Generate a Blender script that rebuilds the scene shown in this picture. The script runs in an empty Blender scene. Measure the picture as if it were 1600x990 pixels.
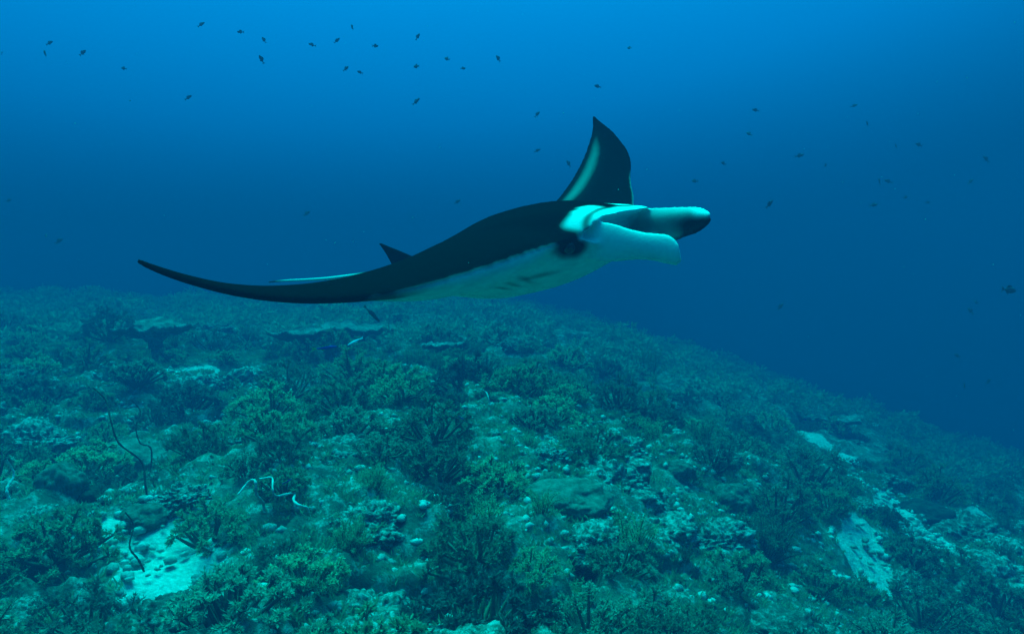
import bpy, bmesh, math, random
import numpy as np
from mathutils import Vector, Matrix, kdtree

# ------------------------------------------------------------------ camera, light, exposure
scn = bpy.context.scene
C = scn.collection
F_PX = 1143.0                                  # focal length in photo pixels (1600 wide)
PITCH = math.atan(65 / F_PX)
CAM_Z = 1.6
cam_d = bpy.data.cameras.new('camera'); cam = bpy.data.objects.new('camera', cam_d); C.objects.link(cam)
cam_d.sensor_width = 36.0; cam_d.lens = 36.0 * F_PX / 1600.0
cam_d.clip_start = 0.05; cam_d.clip_end = 500
cam.location = (0, 0, CAM_Z); cam.rotation_euler = (math.pi / 2 - PITCH, 0, 0)
scn.camera = cam

SUN_EL, SUN_AZ = math.radians(68), math.radians(-30)        # azimuth from +Y, positive to the right
S = Vector((math.cos(SUN_EL) * math.sin(SUN_AZ), math.cos(SUN_EL) * math.cos(SUN_AZ), math.sin(SUN_EL)))
sun_d = bpy.data.lights.new('sun', 'SUN'); sun = bpy.data.objects.new('sun', sun_d); C.objects.link(sun)
sun_d.energy = 5.0; sun_d.angle = math.radians(36); sun_d.color = (0.0, 1.0, 0.74)   # the red is gone at this depth
sun.rotation_euler = S.to_track_quat('Z', 'Y').to_euler(); sun.location = S * 20

w = bpy.data.worlds.new('World'); scn.world = w; w.use_nodes = True
nt = w.node_tree; nt.nodes.clear()
def N(tree, t, **k):
    n = tree.nodes.new(t)
    for a, b in k.items(): setattr(n, a, b)
    return n
out = N(nt, 'ShaderNodeOutputWorld'); bg = N(nt, 'ShaderNodeBackground'); bg2 = N(nt, 'ShaderNodeBackground')
sky = N(nt, 'ShaderNodeTexSky', sky_type='NISHITA', sun_disc=False)
sky.sun_elevation = SUN_EL; sky.sun_rotation = SUN_AZ
# daylight that still comes down through the water column: fades with the slant path, red removed
geo = N(nt, 'ShaderNodeTexCoord'); sep = N(nt, 'ShaderNodeSeparateXYZ'); nt.links.new(geo.outputs['Generated'], sep.inputs[0])
mr = N(nt, 'ShaderNodeMapRange', interpolation_type='SMOOTHSTEP')
mr.inputs['From Min'].default_value = 0.30; mr.inputs['From Max'].default_value = 0.95
nt.links.new(sep.outputs['Z'], mr.inputs['Value'])
fil = N(nt, 'ShaderNodeMix', data_type='RGBA', blend_type='MULTIPLY'); fil.inputs[0].default_value = 1.0
nt.links.new(sky.outputs[0], fil.inputs[6]); fil.inputs[7].default_value = (0.0, 0.95, 0.62, 1)
nt.links.new(fil.outputs[2], bg.inputs[0])
mul = N(nt, 'ShaderNodeMath', operation='MULTIPLY'); mul.inputs[1].default_value = 0.13
nt.links.new(mr.outputs[0], mul.inputs[0]); nt.links.new(mul.outputs[0], bg.inputs[1])
# open water beyond the reef: brightest toward the sun, darker away from it and down
dot = N(nt, 'ShaderNodeVectorMath', operation='DOT_PRODUCT')
G = Vector((-0.12, 0.38, 0.92)).normalized(); dot.inputs[1].default_value = G
nt.links.new(geo.outputs['Generated'], dot.inputs[0])
mr2 = N(nt, 'ShaderNodeMapRange'); mr2.inputs['From Min'].default_value = -1; mr2.inputs['From Max'].default_value = 1
nt.links.new(dot.outputs['Value'], mr2.inputs['Value'])
ramp = N(nt, 'ShaderNodeValToRGB'); nt.links.new(mr2.outputs[0], ramp.inputs[0])
els = ramp.color_ramp.elements
stops = [(0.0, (0, .026, .044)), (0.30, (0, .038, .066)), (0.55, (0, .040, .082)), (0.69, (0, .062, .175)),
         (0.78, (0, .20, .53)), (0.85, (0, .25, .63)), (1.0, (0, .33, .75))]
els[0].position = stops[0][0]; els[0].color = (*stops[0][1], 1); els[1].position = 1; els[1].color = (*stops[-1][1], 1)
for p, c in stops[1:-1]:
    e = els.new(p); e.color = (*c, 1)
nt.links.new(ramp.outputs[0], bg2.inputs[0]); bg2.inputs[1].default_value = 0.92
addw = N(nt, 'ShaderNodeAddShader'); nt.links.new(bg.outputs[0], addw.inputs[0]); nt.links.new(bg2.outputs[0], addw.inputs[1])
nt.links.new(addw.outputs[0], out.inputs[0])

scn.view_settings.view_transform = 'Standard'; scn.view_settings.look = 'None'
scn.view_settings.exposure = 1.22; scn.view_settings.gamma = 1.0; scn.view_settings.use_curve_mapping = False
scn.render.engine = 'CYCLES'
cy = scn.cycles
cy.use_denoising = True; cy.max_bounces = 6; cy.diffuse_bounces = 4; cy.glossy_bounces = 2; cy.volume_bounces = 2
cy.transparent_max_bounces = 4; cy.caustics_reflective = False; cy.caustics_refractive = False

rng = np.random.default_rng(11); random.seed(11)

# ------------------------------------------------------------------ helpers
def obj(name, mesh, parent=None, mat=None):
    o = bpy.data.objects.new(name, mesh); C.objects.link(o)
    if mat is not None and not mesh.materials: mesh.materials.append(mat)
    if parent: o.parent = parent
    return o
def empty(name, loc=(0, 0, 0), rz=0.0, scale=1.0):
    o = bpy.data.objects.new(name, None); C.objects.link(o)
    o.location = loc; o.rotation_euler = (0, 0, rz); o.scale = (scale,) * 3; o.empty_display_size = 0.1
    return o
def tag(o, label, cat, group=None):
    o['label'] = label; o['category'] = cat
    if group: o['group'] = group
    return o
def copy_tree(o, parent=None):
    c = o.copy(); C.objects.link(c); c.parent = parent
    for ch in o.children: copy_tree(ch, c)
    return c
def mesh_np(name, V, Q=None, T=None, mat=None, smooth=False):
    V = np.asarray(V, np.float32); me = bpy.data.meshes.new(name)
    idx = []; tot = []
    if Q is not None and len(Q): Q = np.asarray(Q, np.int32); idx.append(Q.ravel()); tot.append(np.full(len(Q), 4, np.int32))
    if T is not None and len(T): T = np.asarray(T, np.int32); idx.append(T.ravel()); tot.append(np.full(len(T), 3, np.int32))
    idx = np.concatenate(idx); tot = np.concatenate(tot)
    me.vertices.add(len(V)); me.vertices.foreach_set('co', V.ravel())
    me.loops.add(len(idx)); me.loops.foreach_set('vertex_index', idx)
    me.polygons.add(len(tot)); me.polygons.foreach_set('loop_start', np.r_[0, np.cumsum(tot)[:-1]].astype(np.int32))
    me.update(calc_edges=True); me.validate()
    if smooth: me.polygons.foreach_set('use_smooth', np.ones(len(me.polygons), bool))
    if mat: me.materials.append(mat)
    return me
def _hash(ix, iy, iz, seed):
    h = (ix.astype(np.int64) * 374761393 + iy.astype(np.int64) * 668265263 + iz.astype(np.int64) * 2147483647 + seed * 1274126177) & 0xffffffff
    h = ((h ^ (h >> 13)) * 1274126177) & 0xffffffff
    return ((h ^ (h >> 16)) & 0xffff) / 65535.0
def noise3(P, seed=0):
    P = np.asarray(P, float); i = np.floor(P).astype(np.int64); f = P - i; u = f * f * f * (f * (f * 6 - 15) + 10)
    r = 0
    for dx in (0, 1):
        for dy in (0, 1):
            for dz in (0, 1):
                wgt = (u[..., 0] if dx else 1 - u[..., 0]) * (u[..., 1] if dy else 1 - u[..., 1]) * (u[..., 2] if dz else 1 - u[..., 2])
                r = r + wgt * _hash(i[..., 0] + dx, i[..., 1] + dy, i[..., 2] + dz, seed)
    return r * 2 - 1
def fbm(P, oct=4, seed=0, gain=.5):
    a, r = 1.0, 0
    for k in range(oct):
        r = r + a * noise3(P * 2 ** k + 17.3 * k, seed + k); a *= gain
    return r
def xyz(x, y, z=0.0):
    x, y = np.broadcast_arrays(np.asarray(x, float), np.asarray(y, float)); return np.stack([x, y, np.full(x.shape, z)], -1)
def sstep(a, b, x):
    t = np.clip((x - a) / (b - a), 0, 1); return t * t * (3 - 2 * t)

# ------------------------------------------------------------------ reef surface
def ground_base(x, y):
    x = np.asarray(x, float); y = np.asarray(y, float)
    yy = np.where(y < 18, y, 18 - (y - 18) * 0.6)
    z = 0.048 * (yy - 3.3) - 0.316 * np.log1p(np.exp(np.clip((x - 0.2) / 0.9, -30, 30))) * 0.9
    z = z + 0.004 * np.clip(-x, 0, 12)
    return np.maximum(z, -11 + 0.02 * z)
SAND = []                                       # (path on the reef, radius in metres), filled below
def sand_near(x, y):
    x = np.asarray(x, float); y = np.asarray(y, float); m = np.zeros(np.broadcast(x, y).shape)
    for pts, rad in SAND:
        for a, b_ in zip(pts[:-1], pts[1:]):
            ax, ay = b_.x - a.x, b_.y - a.y; qx, qy = x - a.x, y - a.y
            tt = np.clip((qx * ax + qy * ay) / (ax * ax + ay * ay + 1e-9), 0, 1); m = np.maximum(m, sstep(2.2, 1.0, np.hypot(qx - tt * ax, qy - tt * ay) / rad))
    return m
def ground(x, y):
    z = ground_base(x, y)
    z = z + 0.20 * fbm(xyz(x, y) * 0.55, 2, 3) + 0.10 * fbm(xyz(x, y, 5.) * 1.9, 3, 9)
    p = np.abs(noise3(xyz(x, y, 2.) * 1.15, 31))
    return z - 0.30 * sstep(.20, 0.0, p) * (1 - sand_near(x, y))
CP, SP = math.cos(PITCH), math.sin(PITCH)
def ray(px, py):
    a, b = (px - 800) / F_PX, (495 - py) / F_PX
    return np.array([a, CP + b * SP, -SP + b * CP])
def at(px, py):
    """point of the reef surface seen at a photo pixel"""
    d = ray(px, py); t = np.arange(1.5, 40, 0.03); P = d * t[:, None]; P[:, 2] += CAM_Z
    hit = np.nonzero(P[:, 2] < ground(P[:, 0], P[:, 1]))[0]
    k = hit[0] if len(hit) else len(t) - 1
    x, y = P[k, 0], P[k, 1]
    return Vector((x, y, float(ground(x, y)))), float(t[k])

# ------------------------------------------------------------------ materials
def new_mat(name):
    m = bpy.data.materials.new(name); m.use_nodes = True
    t = m.node_tree; b = t.nodes['Principled BSDF']; b.inputs['Specular IOR Level'].default_value = 0.12
    b.inputs['Roughness'].default_value = 0.85
    return m, t, b
def ramp_node(t, fac, stops):
    r = N(t, 'ShaderNodeValToRGB'); t.links.new(fac, r.inputs[0]); e = r.color_ramp.elements
    e[0].position, e[0].color = stops[0][0], (*stops[0][1], 1); e[1].position, e[1].color = stops[-1][0], (*stops[-1][1], 1)
    for p, c in stops[1:-1]:
        k = e.new(p); k.color = (*c, 1)
    return r
def noise_node(t, scale, detail=5, rough=.6, coord='Object', off=None):
    tc = N(t, 'ShaderNodeTexCoord'); n = N(t, 'ShaderNodeTexNoise'); n.inputs['Scale'].default_value = scale
    n.inputs['Detail'].default_value = detail; n.inputs['Roughness'].default_value = rough
    src = tc.outputs[coord]
    if off is not None:                                     # shift by the object's random number so that copies differ
        oi = N(t, 'ShaderNodeObjectInfo'); ml = N(t, 'ShaderNodeMath', operation='MULTIPLY'); ml.inputs[1].default_value = off
        t.links.new(oi.outputs['Random'], ml.inputs[0]); ad = N(t, 'ShaderNodeVectorMath', operation='ADD')
        t.links.new(src, ad.inputs[0]); t.links.new(ml.outputs[0], ad.inputs[1]); src = ad.outputs[0]
    t.links.new(src, n.inputs['Vector']); return n
def bump(t, b, h, strength=.5, dist=.02):
    n = N(t, 'ShaderNodeBump'); n.inputs['Strength'].default_value = strength; n.inputs['Distance'].default_value = dist
    t.links.new(h, n.inputs['Height']); t.links.new(n.outputs[0], b.inputs['Normal'])
def mix_rgb(t, a, bb, fac, mode='MIX'):
    m = N(t, 'ShaderNodeMix', data_type='RGBA', blend_type=mode)
    for s, v in ((m.inputs[0], fac), (m.inputs[6], a), (m.inputs[7], bb)):
        if hasattr(v, 'is_linked'): t.links.new(v, s)
        else: s.default_value = v if not isinstance(v, tuple) or len(v) == 4 else (*v, 1)
    return m.outputs[2]
def soft_mat(name, dark, light, pale, scale=9.0, thin=True):
    m, t, b = new_mat(name)
    n = noise_node(t, scale, 3, .6, off=40.0); r = ramp_node(t, n.outputs['Fac'], [(.32, dark), (.52, light), (.72, pale)])
    oi = N(t, 'ShaderNodeObjectInfo'); r2 = ramp_node(t, oi.outputs['Random'], [(0, (.36, .42, .48)), (.5, (.85, .9, .8)), (1, (1.5, 1.4, 1.25))])
    c = mix_rgb(t, r.outputs[0], r2.outputs[0], 1.0, 'MULTIPLY'); t.links.new(c, b.inputs['Base Color'])
    if thin:                                                # thin polyps let light through
        tr = N(t, 'ShaderNodeBsdfTranslucent'); t.links.new(c, tr.inputs['Color']); mx = N(t, 'ShaderNodeMixShader'); mx.inputs[0].default_value = .45
        t.links.new(b.outputs[0], mx.inputs[1]); t.links.new(tr.outputs[0], mx.inputs[2]); t.links.new(mx.outputs[0], t.nodes['Material Output'].inputs['Surface'])
    return m
def rock_mat(name, dark, mid, pale, lo=.36, hi=.66, scale=5.0):
    m, t, b = new_mat(name)
    n = noise_node(t, scale, 8, .68, off=30.0); r = ramp_node(t, n.outputs['Fac'], [(lo, dark), ((lo + hi) / 2, mid), (hi, pale)])
    t.links.new(r.outputs[0], b.inputs['Base Color'])
    n2 = noise_node(t, scale * 7, 6, .7); bump(t, b, n2.outputs['Fac'], .9, .03)
    return m
M_SOFT = soft_mat('soft_coral_green', (.16, .28, .19), (.26, .43, .30), (.38, .56, .41))
M_SOFT2 = soft_mat('soft_coral_teal', (.12, .21, .17), (.20, .34, .28), (.31, .46, .40))
M_HYD = soft_mat('hydroid_olive', (.14, .25, .15), (.24, .40, .26), (.34, .52, .34), 6.0)
M_STEM = soft_mat('coral_stem', (.06, .09, .07), (.10, .14, .11), (.15, .19, .15), thin=False)
M_STAG = soft_mat('staghorn_pale', (.10, .15, .12), (.18, .26, .22), (.30, .38, .34), 7.0, thin=False)
M_ROCK = rock_mat('encrusted_rock', (.03, .065, .055), (.12, .19, .155), (.52, .57, .53))
M_ROCKP = rock_mat('pale_encrusted_rock', (.05, .09, .075), (.22, .31, .26), (.68, .72, .68), .38, .62, 6.5)
M_RUB = rock_mat('coral_rubble', (.10, .13, .12), (.32, .37, .34), (.66, .70, .67), .3, .62, 3.0)
M_TURF = soft_mat('algae_turf', (.12, .22, .15), (.20, .34, .24), (.30, .46, .34), 2.5)
def dome_mat(name, a, bcol):
    m, t, b = new_mat(name)
    n = noise_node(t, 3.5, 6, .6, off=25.0); r = ramp_node(t, n.outputs['Fac'], [(.30, tuple(x * .65 for x in a)), (.42, a), (.62, bcol), (.75, tuple(min(.7, x * 1.5) for x in bcol))])
    t.links.new(r.outputs[0], b.inputs['Base Color'])
    v = N(t, 'ShaderNodeTexVoronoi'); v.inputs['Scale'].default_value = 48; tc = N(t, 'ShaderNodeTexCoord'); t.links.new(tc.outputs['Object'], v.inputs['Vector'])
    bump(t, b, v.outputs['Distance'], 1.0, .02); return m
M_DOME = dome_mat('massive_coral_skin', (.14, .25, .19), (.30, .44, .36))
M_DOMED = dome_mat('dark_massive_coral_skin', (.035, .075, .06), (.08, .14, .11))
M_TABLE = dome_mat('table_coral_skin', (.10, .17, .15), (.27, .36, .33))

m, t, b = new_mat('reef_ground'); M_GROUND = m
n1 = noise_node(t, 1.6, 9, .7); n2 = noise_node(t, 9.0, 8, .72); n3 = noise_node(t, 30.0, 5, .7)
ra = ramp_node(t, n1.outputs['Fac'], [(.34, (.03, .07, .055)), (.52, (.09, .16, .12)), (.68, (.20, .29, .23))])
rb = ramp_node(t, n2.outputs['Fac'], [(.50, (0, 0, 0)), (.66, (.85, .85, .85))])
col = mix_rgb(t, ra.outputs[0], (.52, .58, .54), rb.outputs[0])
at_ = N(t, 'ShaderNodeAttribute', attribute_name='sand')
ad = N(t, 'ShaderNodeMath', operation='ADD'); ms = N(t, 'ShaderNodeMath', operation='MULTIPLY_ADD'); ms.inputs[1].default_value = 1.1; ms.inputs[2].default_value = -.55
t.links.new(n2.outputs['Fac'], ms.inputs[0]); t.links.new(at_.outputs['Fac'], ad.inputs[0]); t.links.new(ms.outputs[0], ad.inputs[1])
rs = ramp_node(t, ad.outputs[0], [(.40, (0, 0, 0)), (.60, (1, 1, 1))])
rsand = ramp_node(t, n3.outputs['Fac'], [(.3, (.42, .46, .43)), (.6, (.80, .82, .78))])
t.links.new(mix_rgb(t, col, rsand.outputs[0], rs.outputs[0]), b.inputs['Base Color'])
bump(t, b, n2.outputs['Fac'], 1.0, .06)

# ------------------------------------------------------------------ the water (haze) and the seabed
hm = bpy.data.materials.new('sea_water'); hm.use_nodes = True; ht = hm.node_tree; ht.nodes.clear()
ho = N(ht, 'ShaderNodeOutputMaterial'); pv = N(ht, 'ShaderNodeVolumePrincipled')
pv.inputs['Color'].default_value = (0.0, 0.083, 0.212, 1); pv.inputs['Density'].default_value = 0.105
pv.inputs['Absorption Color'].default_value = (0.0, 0.012, 0.030, 1); pv.inputs['Anisotropy'].default_value = 0.0
ht.links.new(pv.outputs[0], ho.inputs['Volume'])
bm = bmesh.new(); bmesh.ops.create_cube(bm, size=1.0)
bmesh.ops.transform(bm, matrix=Matrix.Translation((0, 14.5, -4.0)) @ Matrix.Diagonal((84, 61, 18.0, 1)), verts=bm.verts)
me = bpy.data.meshes.new('haze'); bm.to_mesh(me); bm.free()
haze = obj('haze', me, mat=hm); haze['kind'] = 'stuff'; haze['label'] = 'clear blue sea water filling the whole view'; haze['category'] = 'water'

_sand = []
for path, rad in (([(200, 842), (235, 862), (268, 892)], .24), ([(262, 890), (250, 930)], .2),
                  ([(1262, 682), (1300, 700), (1338, 722), (1362, 738)], .22), ([(1385, 775), (1400, 800), (1440, 832), (1465, 850)], .24),
                  ([(1400, 815), (1415, 835), (1440, 840)], .26), ([(1350, 845), (1360, 880), (1375, 905)], .20), ([(1368, 662), (1395, 666)], .12),
                  ([(1525, 805), (1545, 830)], .18), ([(835, 685), (870, 690)], .07), ([(270, 580), (330, 575)], .12), ([(460, 905), (480, 900)], .08)):
    pts = [at(*p)[0] for p in path]; _sand.append((pts, rad))
SAND.extend(_sand)
WHIPF = [(232, 778), (233, 742), (411, 826), (486, 818)]
def sand_mask(x, y):
    m = np.zeros_like(x)
    wob = 0.5 * fbm(xyz(x, y, 9.) * 3.5, 3, 77)
    for pts, rad in SAND:
        for a, b_ in zip(pts[:-1], pts[1:]):
            ab = np.array([b_.x - a.x, b_.y - a.y]); q = np.stack([x - a.x, y - a.y], -1)
            tt = np.clip((q @ ab) / (ab @ ab + 1e-9), 0, 1); d = np.hypot(q[..., 0] - tt * ab[0], q[..., 1] - tt * ab[1])
            m = np.maximum(m, sstep(1.35, .55, d / rad + wob))
    return m
rows = np.concatenate([np.linspace(-4, 1.8, 24)[:-1], 1.8 * (36 / 1.8) ** np.linspace(0, 1, 520)]); cols = np.linspace(-1, 1, 460)
Y, U = np.meshgrid(rows, cols, indexing='ij'); X = U * (np.maximum(Y, 0) * 0.98 + 3.2)
Z = ground(X, Y); sm = sand_mask(X, Y)
near = np.clip(1.3 - Y / 14, .15, 1)
det = 0.05 * fbm(xyz(X, Y, 1.) * 7, 3, 51) + .035 * np.abs(fbm(xyz(X, Y, 3.) * 16, 2, 60))
Z = Z + det * near * (1 - .85 * sm) - .03 * sm
n0, n1_ = Y.shape; I = np.arange(n0 * n1_).reshape(n0, n1_)
Qs = np.stack([I[:-1, :-1], I[:-1, 1:], I[1:, 1:], I[1:, :-1]], -1).reshape(-1, 4)
gm = mesh_np('seabed', np.stack([X, Y, Z], -1).reshape(-1, 3), Qs, mat=M_GROUND, smooth=True)
att = gm.attributes.new('sand', 'FLOAT', 'POINT'); att.data.foreach_set('value', sm.ravel().astype(np.float32))
gr = obj('seabed', gm); gr['kind'] = 'structure'

# ------------------------------------------------------------------ building blocks for corals
def unit(v): return v / (np.linalg.norm(v, axis=-1, keepdims=True) + 1e-9)
def leaflets(P, D, L, W, rg):
    """thin diamond blades from P along D"""
    n = len(P); s = unit(np.cross(D, rg.normal(size=(n, 3)))); L = np.broadcast_to(L, n)[:, None]; W = np.broadcast_to(W, n)[:, None]
    mid = P + D * L * .55
    V = np.stack([P, mid + s * W, P + D * L, mid - s * W], 1).reshape(-1, 3)
    return V, np.arange(4 * n).reshape(n, 4)
def tubes(A, B, ra, rb, sides=4):
    n = len(A); d = unit(B - A); ref = np.where(np.abs(d[:, 2:3]) > .9, np.array([[1., 0, 0]]), np.array([[0, 0, 1.]]))
    u = unit(np.cross(d, ref)); v = np.cross(d, u); an = np.arange(sides) * 2 * np.pi / sides
    ring = u[:, None] * np.cos(an)[None, :, None] + v[:, None] * np.sin(an)[None, :, None]
    ra = np.broadcast_to(ra, n)[:, None, None]; rb = np.broadcast_to(rb, n)[:, None, None]
    V = np.concatenate([A[:, None] + ring * ra, B[:, None] + ring * rb], 1).reshape(-1, 3)
    k = np.arange(sides); q = np.stack([k, (k + 1) % sides, sides + (k + 1) % sides, sides + k], -1)
    return V, (np.arange(n)[:, None, None] * 2 * sides + q).reshape(-1, 4)
def join(parts):
    V, Q, o = [], [], 0
    for v, q in parts: V.append(v); Q.append(q + o); o += len(v)
    return np.concatenate(V), np.concatenate(Q)

def soft_coral_data(seed, nl=26, nt=8, nleaf=27, flat=.8, ll=.085, spread=.2):
    """unit-radius bushy soft coral: stems to lobes, twigs in each lobe, fine blades on each twig"""
    rg = np.random.default_rng(seed)
    k = np.arange(nl) + .5; zz = 1 - 1.05 * k / nl; ph = k * 2.39996 + rg.normal(size=nl) * .35
    rr = np.sqrt(np.clip(1 - zz * zz, 0, 1)); D = np.stack([rr * np.cos(ph), rr * np.sin(ph), zz], -1)
    R = rg.uniform(.5, .86, nl)[:, None]; Cn = D * R * np.array([1, 1, flat]) + np.array([0, 0, .18])
    root = np.array([[0, 0, -.12]]) + rg.normal(size=(nl, 3)) * .05; mid = root * .5 + Cn * .5 + rg.normal(size=(nl, 3)) * .04 - np.array([0, 0, .03])
    stems = [tubes(root, mid, .055, .04), tubes(mid, Cn, .04, .02)]
    tw = unit(D[:, None] * .75 + rg.normal(size=(nl, nt, 3)) * .75); tl = rg.uniform(.6, 1.25, (nl, nt, 1)) * spread
    T = Cn[:, None] + tw * tl; Cr = np.repeat(Cn[:, None], nt, 1)
    stems.append(tubes(Cr.reshape(-1, 3), T.reshape(-1, 3), .016, .007, 3))
    f = rg.uniform(.35, 1.0, (nl, nt, nleaf, 1)); P = Cr[:, :, None] * (1 - f) + T[:, :, None] * f
    d = unit(tw[:, :, None] * .8 + rg.normal(size=(nl, nt, nleaf, 3)) * .7)
    lv = leaflets(P.reshape(-1, 3), d.reshape(-1, 3), rg.uniform(.6, 1.2, P[..., 0].size) * ll, rg.uniform(.7, 1.3, P[..., 0].size) * ll * .15, rg)
    return join(stems), lv
def hydroid_data(seed, ns=46, h=1.0):
    """upright wispy plumes fanning out of one foot"""
    rg = np.random.default_rng(seed); st, lv = [], []
    a = rg.uniform(0, 2 * np.pi, ns); lean = np.abs(rg.normal(size=ns)) * .42 + .05
    D = np.stack([np.cos(a) * lean, np.sin(a) * lean, np.ones(ns)], -1); D = unit(D); L = rg.uniform(.55, 1.15, ns) * h
    p = np.stack([np.cos(a) * .1, np.sin(a) * .1, np.full(ns, -.08)], -1) * rg.uniform(.3, 1.4, (ns, 1)); p[:, 2] = -.08
    segs = 5; bend = rg.normal(size=(ns, 3)) * .16
    for k in range(segs):
        q = p + D * (L / segs)[:, None]; st.append(tubes(p, q, .014 * (1 - k / segs) + .004, .014 * (1 - (k + 1) / segs) + .004, 3))
        m = 18; f = rg.uniform(0, 1, (ns, m, 1)); P = p[:, None] * (1 - f) + q[:, None] * f
        d = unit(D[:, None] * .7 + rg.normal(size=(ns, m, 3)) * .75)
        lv.append(leaflets(P.reshape(-1, 3), d.reshape(-1, 3), rg.uniform(.05, .11, ns * m), rg.uniform(.006, .012, ns * m), rg))
        p = q; D = unit(D + bend * (.5 + k * .3))
    return join(st), join(lv)
def staghorn_data(seed, n0=13):
    rg = np.random.default_rng(seed); parts = []
    P = rg.normal(size=(n0, 3)) * .14; P[:, 2] = -.1
    a = rg.uniform(0, 2 * np.pi, n0); D = unit(np.stack([np.cos(a) * .8, np.sin(a) * .8, rg.uniform(.4, 1.3, n0)], -1)); r = np.full(n0, .05); L = .36
    for lev in range(3):
        E = P + D * (L * rg.uniform(.7, 1.2, (len(P), 1))); parts.append(tubes(P, E, r, r * .72, 6))
        tip = unit(D); parts.append(tubes(E, E + tip * (r * .9)[:, None], r * .72, r * .2, 6))
        k = 3 if lev < 2 else 0
        if k:
            P = np.repeat(E, k, 0) - np.repeat(D, k, 0) * .03; D = unit(np.repeat(D, k, 0) + rg.normal(size=(len(P), 3)) * .55 + np.array([0, 0, .15])); r = np.repeat(r * .72, k); L *= .72
    return join(parts)
def ico(sub):
    bm = bmesh.new(); bmesh.ops.create_icosphere(bm, subdivisions=sub, radius=1.0)
    V = np.array([v.co[:] for v in bm.verts]); T = np.array([[v.index for v in f.verts] for f in bm.faces]); bm.free(); return V, T
ICO5, ICO4, ICO3, ICO1 = ico(6), ico(5), ico(3), ico(1)
def rock_mesh(seed, mat, sub=ICO5, rough=1.0, squash=.7):
    V, T = sub; d = .30 * fbm(V * 1.3 + seed * 7.7, 3, seed) + .17 * rough * (np.abs(fbm(V * 3.6 + seed, 3, seed + 5)) - .3) + .07 * rough * fbm(V * 11 + seed, 3, seed + 9)
    return mesh_np('rock', V * (1 + d)[:, None] * np.array([1, 1, squash]), T=T, mat=mat, smooth=True)
def dome_mesh(seed, mat, lobes=.20):
    V, T = ICO4; d = lobes * fbm(V * 1.6 + seed * 3.1, 2, seed) + .08 * np.abs(fbm(V * 4 + seed, 3, seed + 3)) + .02 * fbm(V * 16, 2, seed)
    return mesh_np('dome', V * (1 + d)[:, None] * np.array([1, 1, .85]), T=T, mat=mat, smooth=True)

# ------------------------------------------------------------------ prototypes (meshes are shared by the copies)
def mesh_pair(data, mat):
    (sv, sq), (lv, lq) = data
    return mesh_np('stem', sv, sq, mat=M_STEM), mesh_np('polyps', lv, lq, mat=mat)
BUSH = [mesh_pair(soft_coral_data(100 + k, nl=(24, 30, 20, 34)[k % 4], flat=(.8, .65, 1.0, .75)[k % 4], spread=(.2, .17, .24, .16)[k % 4]), (M_SOFT, M_SOFT2)[k // 4]) for k in range(8)]
PLUME = [mesh_pair(hydroid_data(200 + k, ns=(44, 60, 36)[k]), M_HYD) for k in range(3)]
STAG = [mesh_np('branches', *staghorn_data(300 + k), mat=M_STAG) for k in range(3)]
ROCKS = [rock_mesh(400 + k, (M_ROCK, M_ROCKP)[k % 2], rough=1.2) for k in range(8)]
DOMES = [dome_mesh(500 + k, M_DOME) for k in range(4)]; DOMESD = [dome_mesh(520 + k, M_DOMED) for k in range(2)]

OCC = [(a_.x + (b_.x - a_.x) * f_, a_.y + (b_.y - a_.y) * f_, r_ * 1.15) for pts_, r_ in SAND for a_, b_ in zip(pts_[:-1], pts_[1:]) for f_ in (0, .34, .67, 1)]                                        # (x, y, r) of what already stands on the reef
def free(x, y, r, k=.75):
    return all((x - a) ** 2 + (y - b_) ** 2 > (k * (r + c)) ** 2 for a, b_, c in OCC)
LAND = []                                       # landmarks that labels may refer to
def describe(kind, k, r, p):
    big = 'large ' if r > .31 else ('small ' if r < .19 else '')
    if kind == 'soft_coral': s = big + ('leaf green ', 'dim teal ')[k // 4] + ('rounded soft coral', 'low flat soft coral', 'tall loose soft coral', 'dense cushion soft coral')[k % 4]
    elif kind == 'plume': s = big + ('upright wispy hydroid bush', 'thick wispy hydroid bush', 'sparse wispy hydroid bush')[k]
    elif kind == 'stag': s = 'pale branching staghorn clump'
    else: s = big + ('dark lumpy coral rock', 'pale crusted coral rock')[k % 2]
    L = sorted((math.hypot(p[0] - a, p[1] - b_), n_, a - p[0], b_ - p[1]) for a, b_, n_ in LAND); d, nm = L[0][:2]
    if d < .6: return s + ' beside the ' + nm
    for e in L[1:5]:
        if (e[2] * L[0][2] + e[3] * L[0][3]) / (d * e[0]) < -.45:
            u = s + ' between the ' + nm + ' and the ' + e[1]
            if len(u.split()) <= 16: return u
    return s + ' nearest to the ' + nm
def put_bush(p, r, kind, label, group=None, sink=.05, parts=True):
    k = random.randrange(8) if kind == 'soft_coral' else random.randrange(3)
    label = label or describe(kind, k, r, p)
    e = empty({'soft_coral': 'soft_coral', 'plume': 'hydroid_bush', 'stag': 'staghorn_coral'}[kind], (p[0], p[1], p[2] - sink * r), random.uniform(0, 6.28), r)
    e.rotation_euler[0] = random.uniform(-.15, .15); e.rotation_euler[1] = random.uniform(-.15, .15)
    if kind == 'stag': obj('branches', STAG[k], e)
    else:
        st, lf = (BUSH if kind == 'soft_coral' else PLUME)[k]; obj('stem', st, e); obj('polyps', lf, e)
    tag(e, label, {'soft_coral': 'soft coral', 'plume': 'hydroid', 'stag': 'coral'}[kind], group)
    OCC.append((p[0], p[1], r)); return e
def put_mesh(name, me, p, s, label, cat, group=None, sink=.2, rz=None, tilt=(0, 0)):
    o = obj(name, me); s = s if isinstance(s, tuple) else (s, s, s)
    o.scale = s; o.location = (p[0], p[1], p[2] - sink * s[2]); o.rotation_euler = (tilt[0], tilt[1], random.uniform(0, 6.28) if rz is None else rz)
    tag(o, label, cat, group); OCC.append((p[0], p[1], max(s[0], s[1]))); return o

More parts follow.
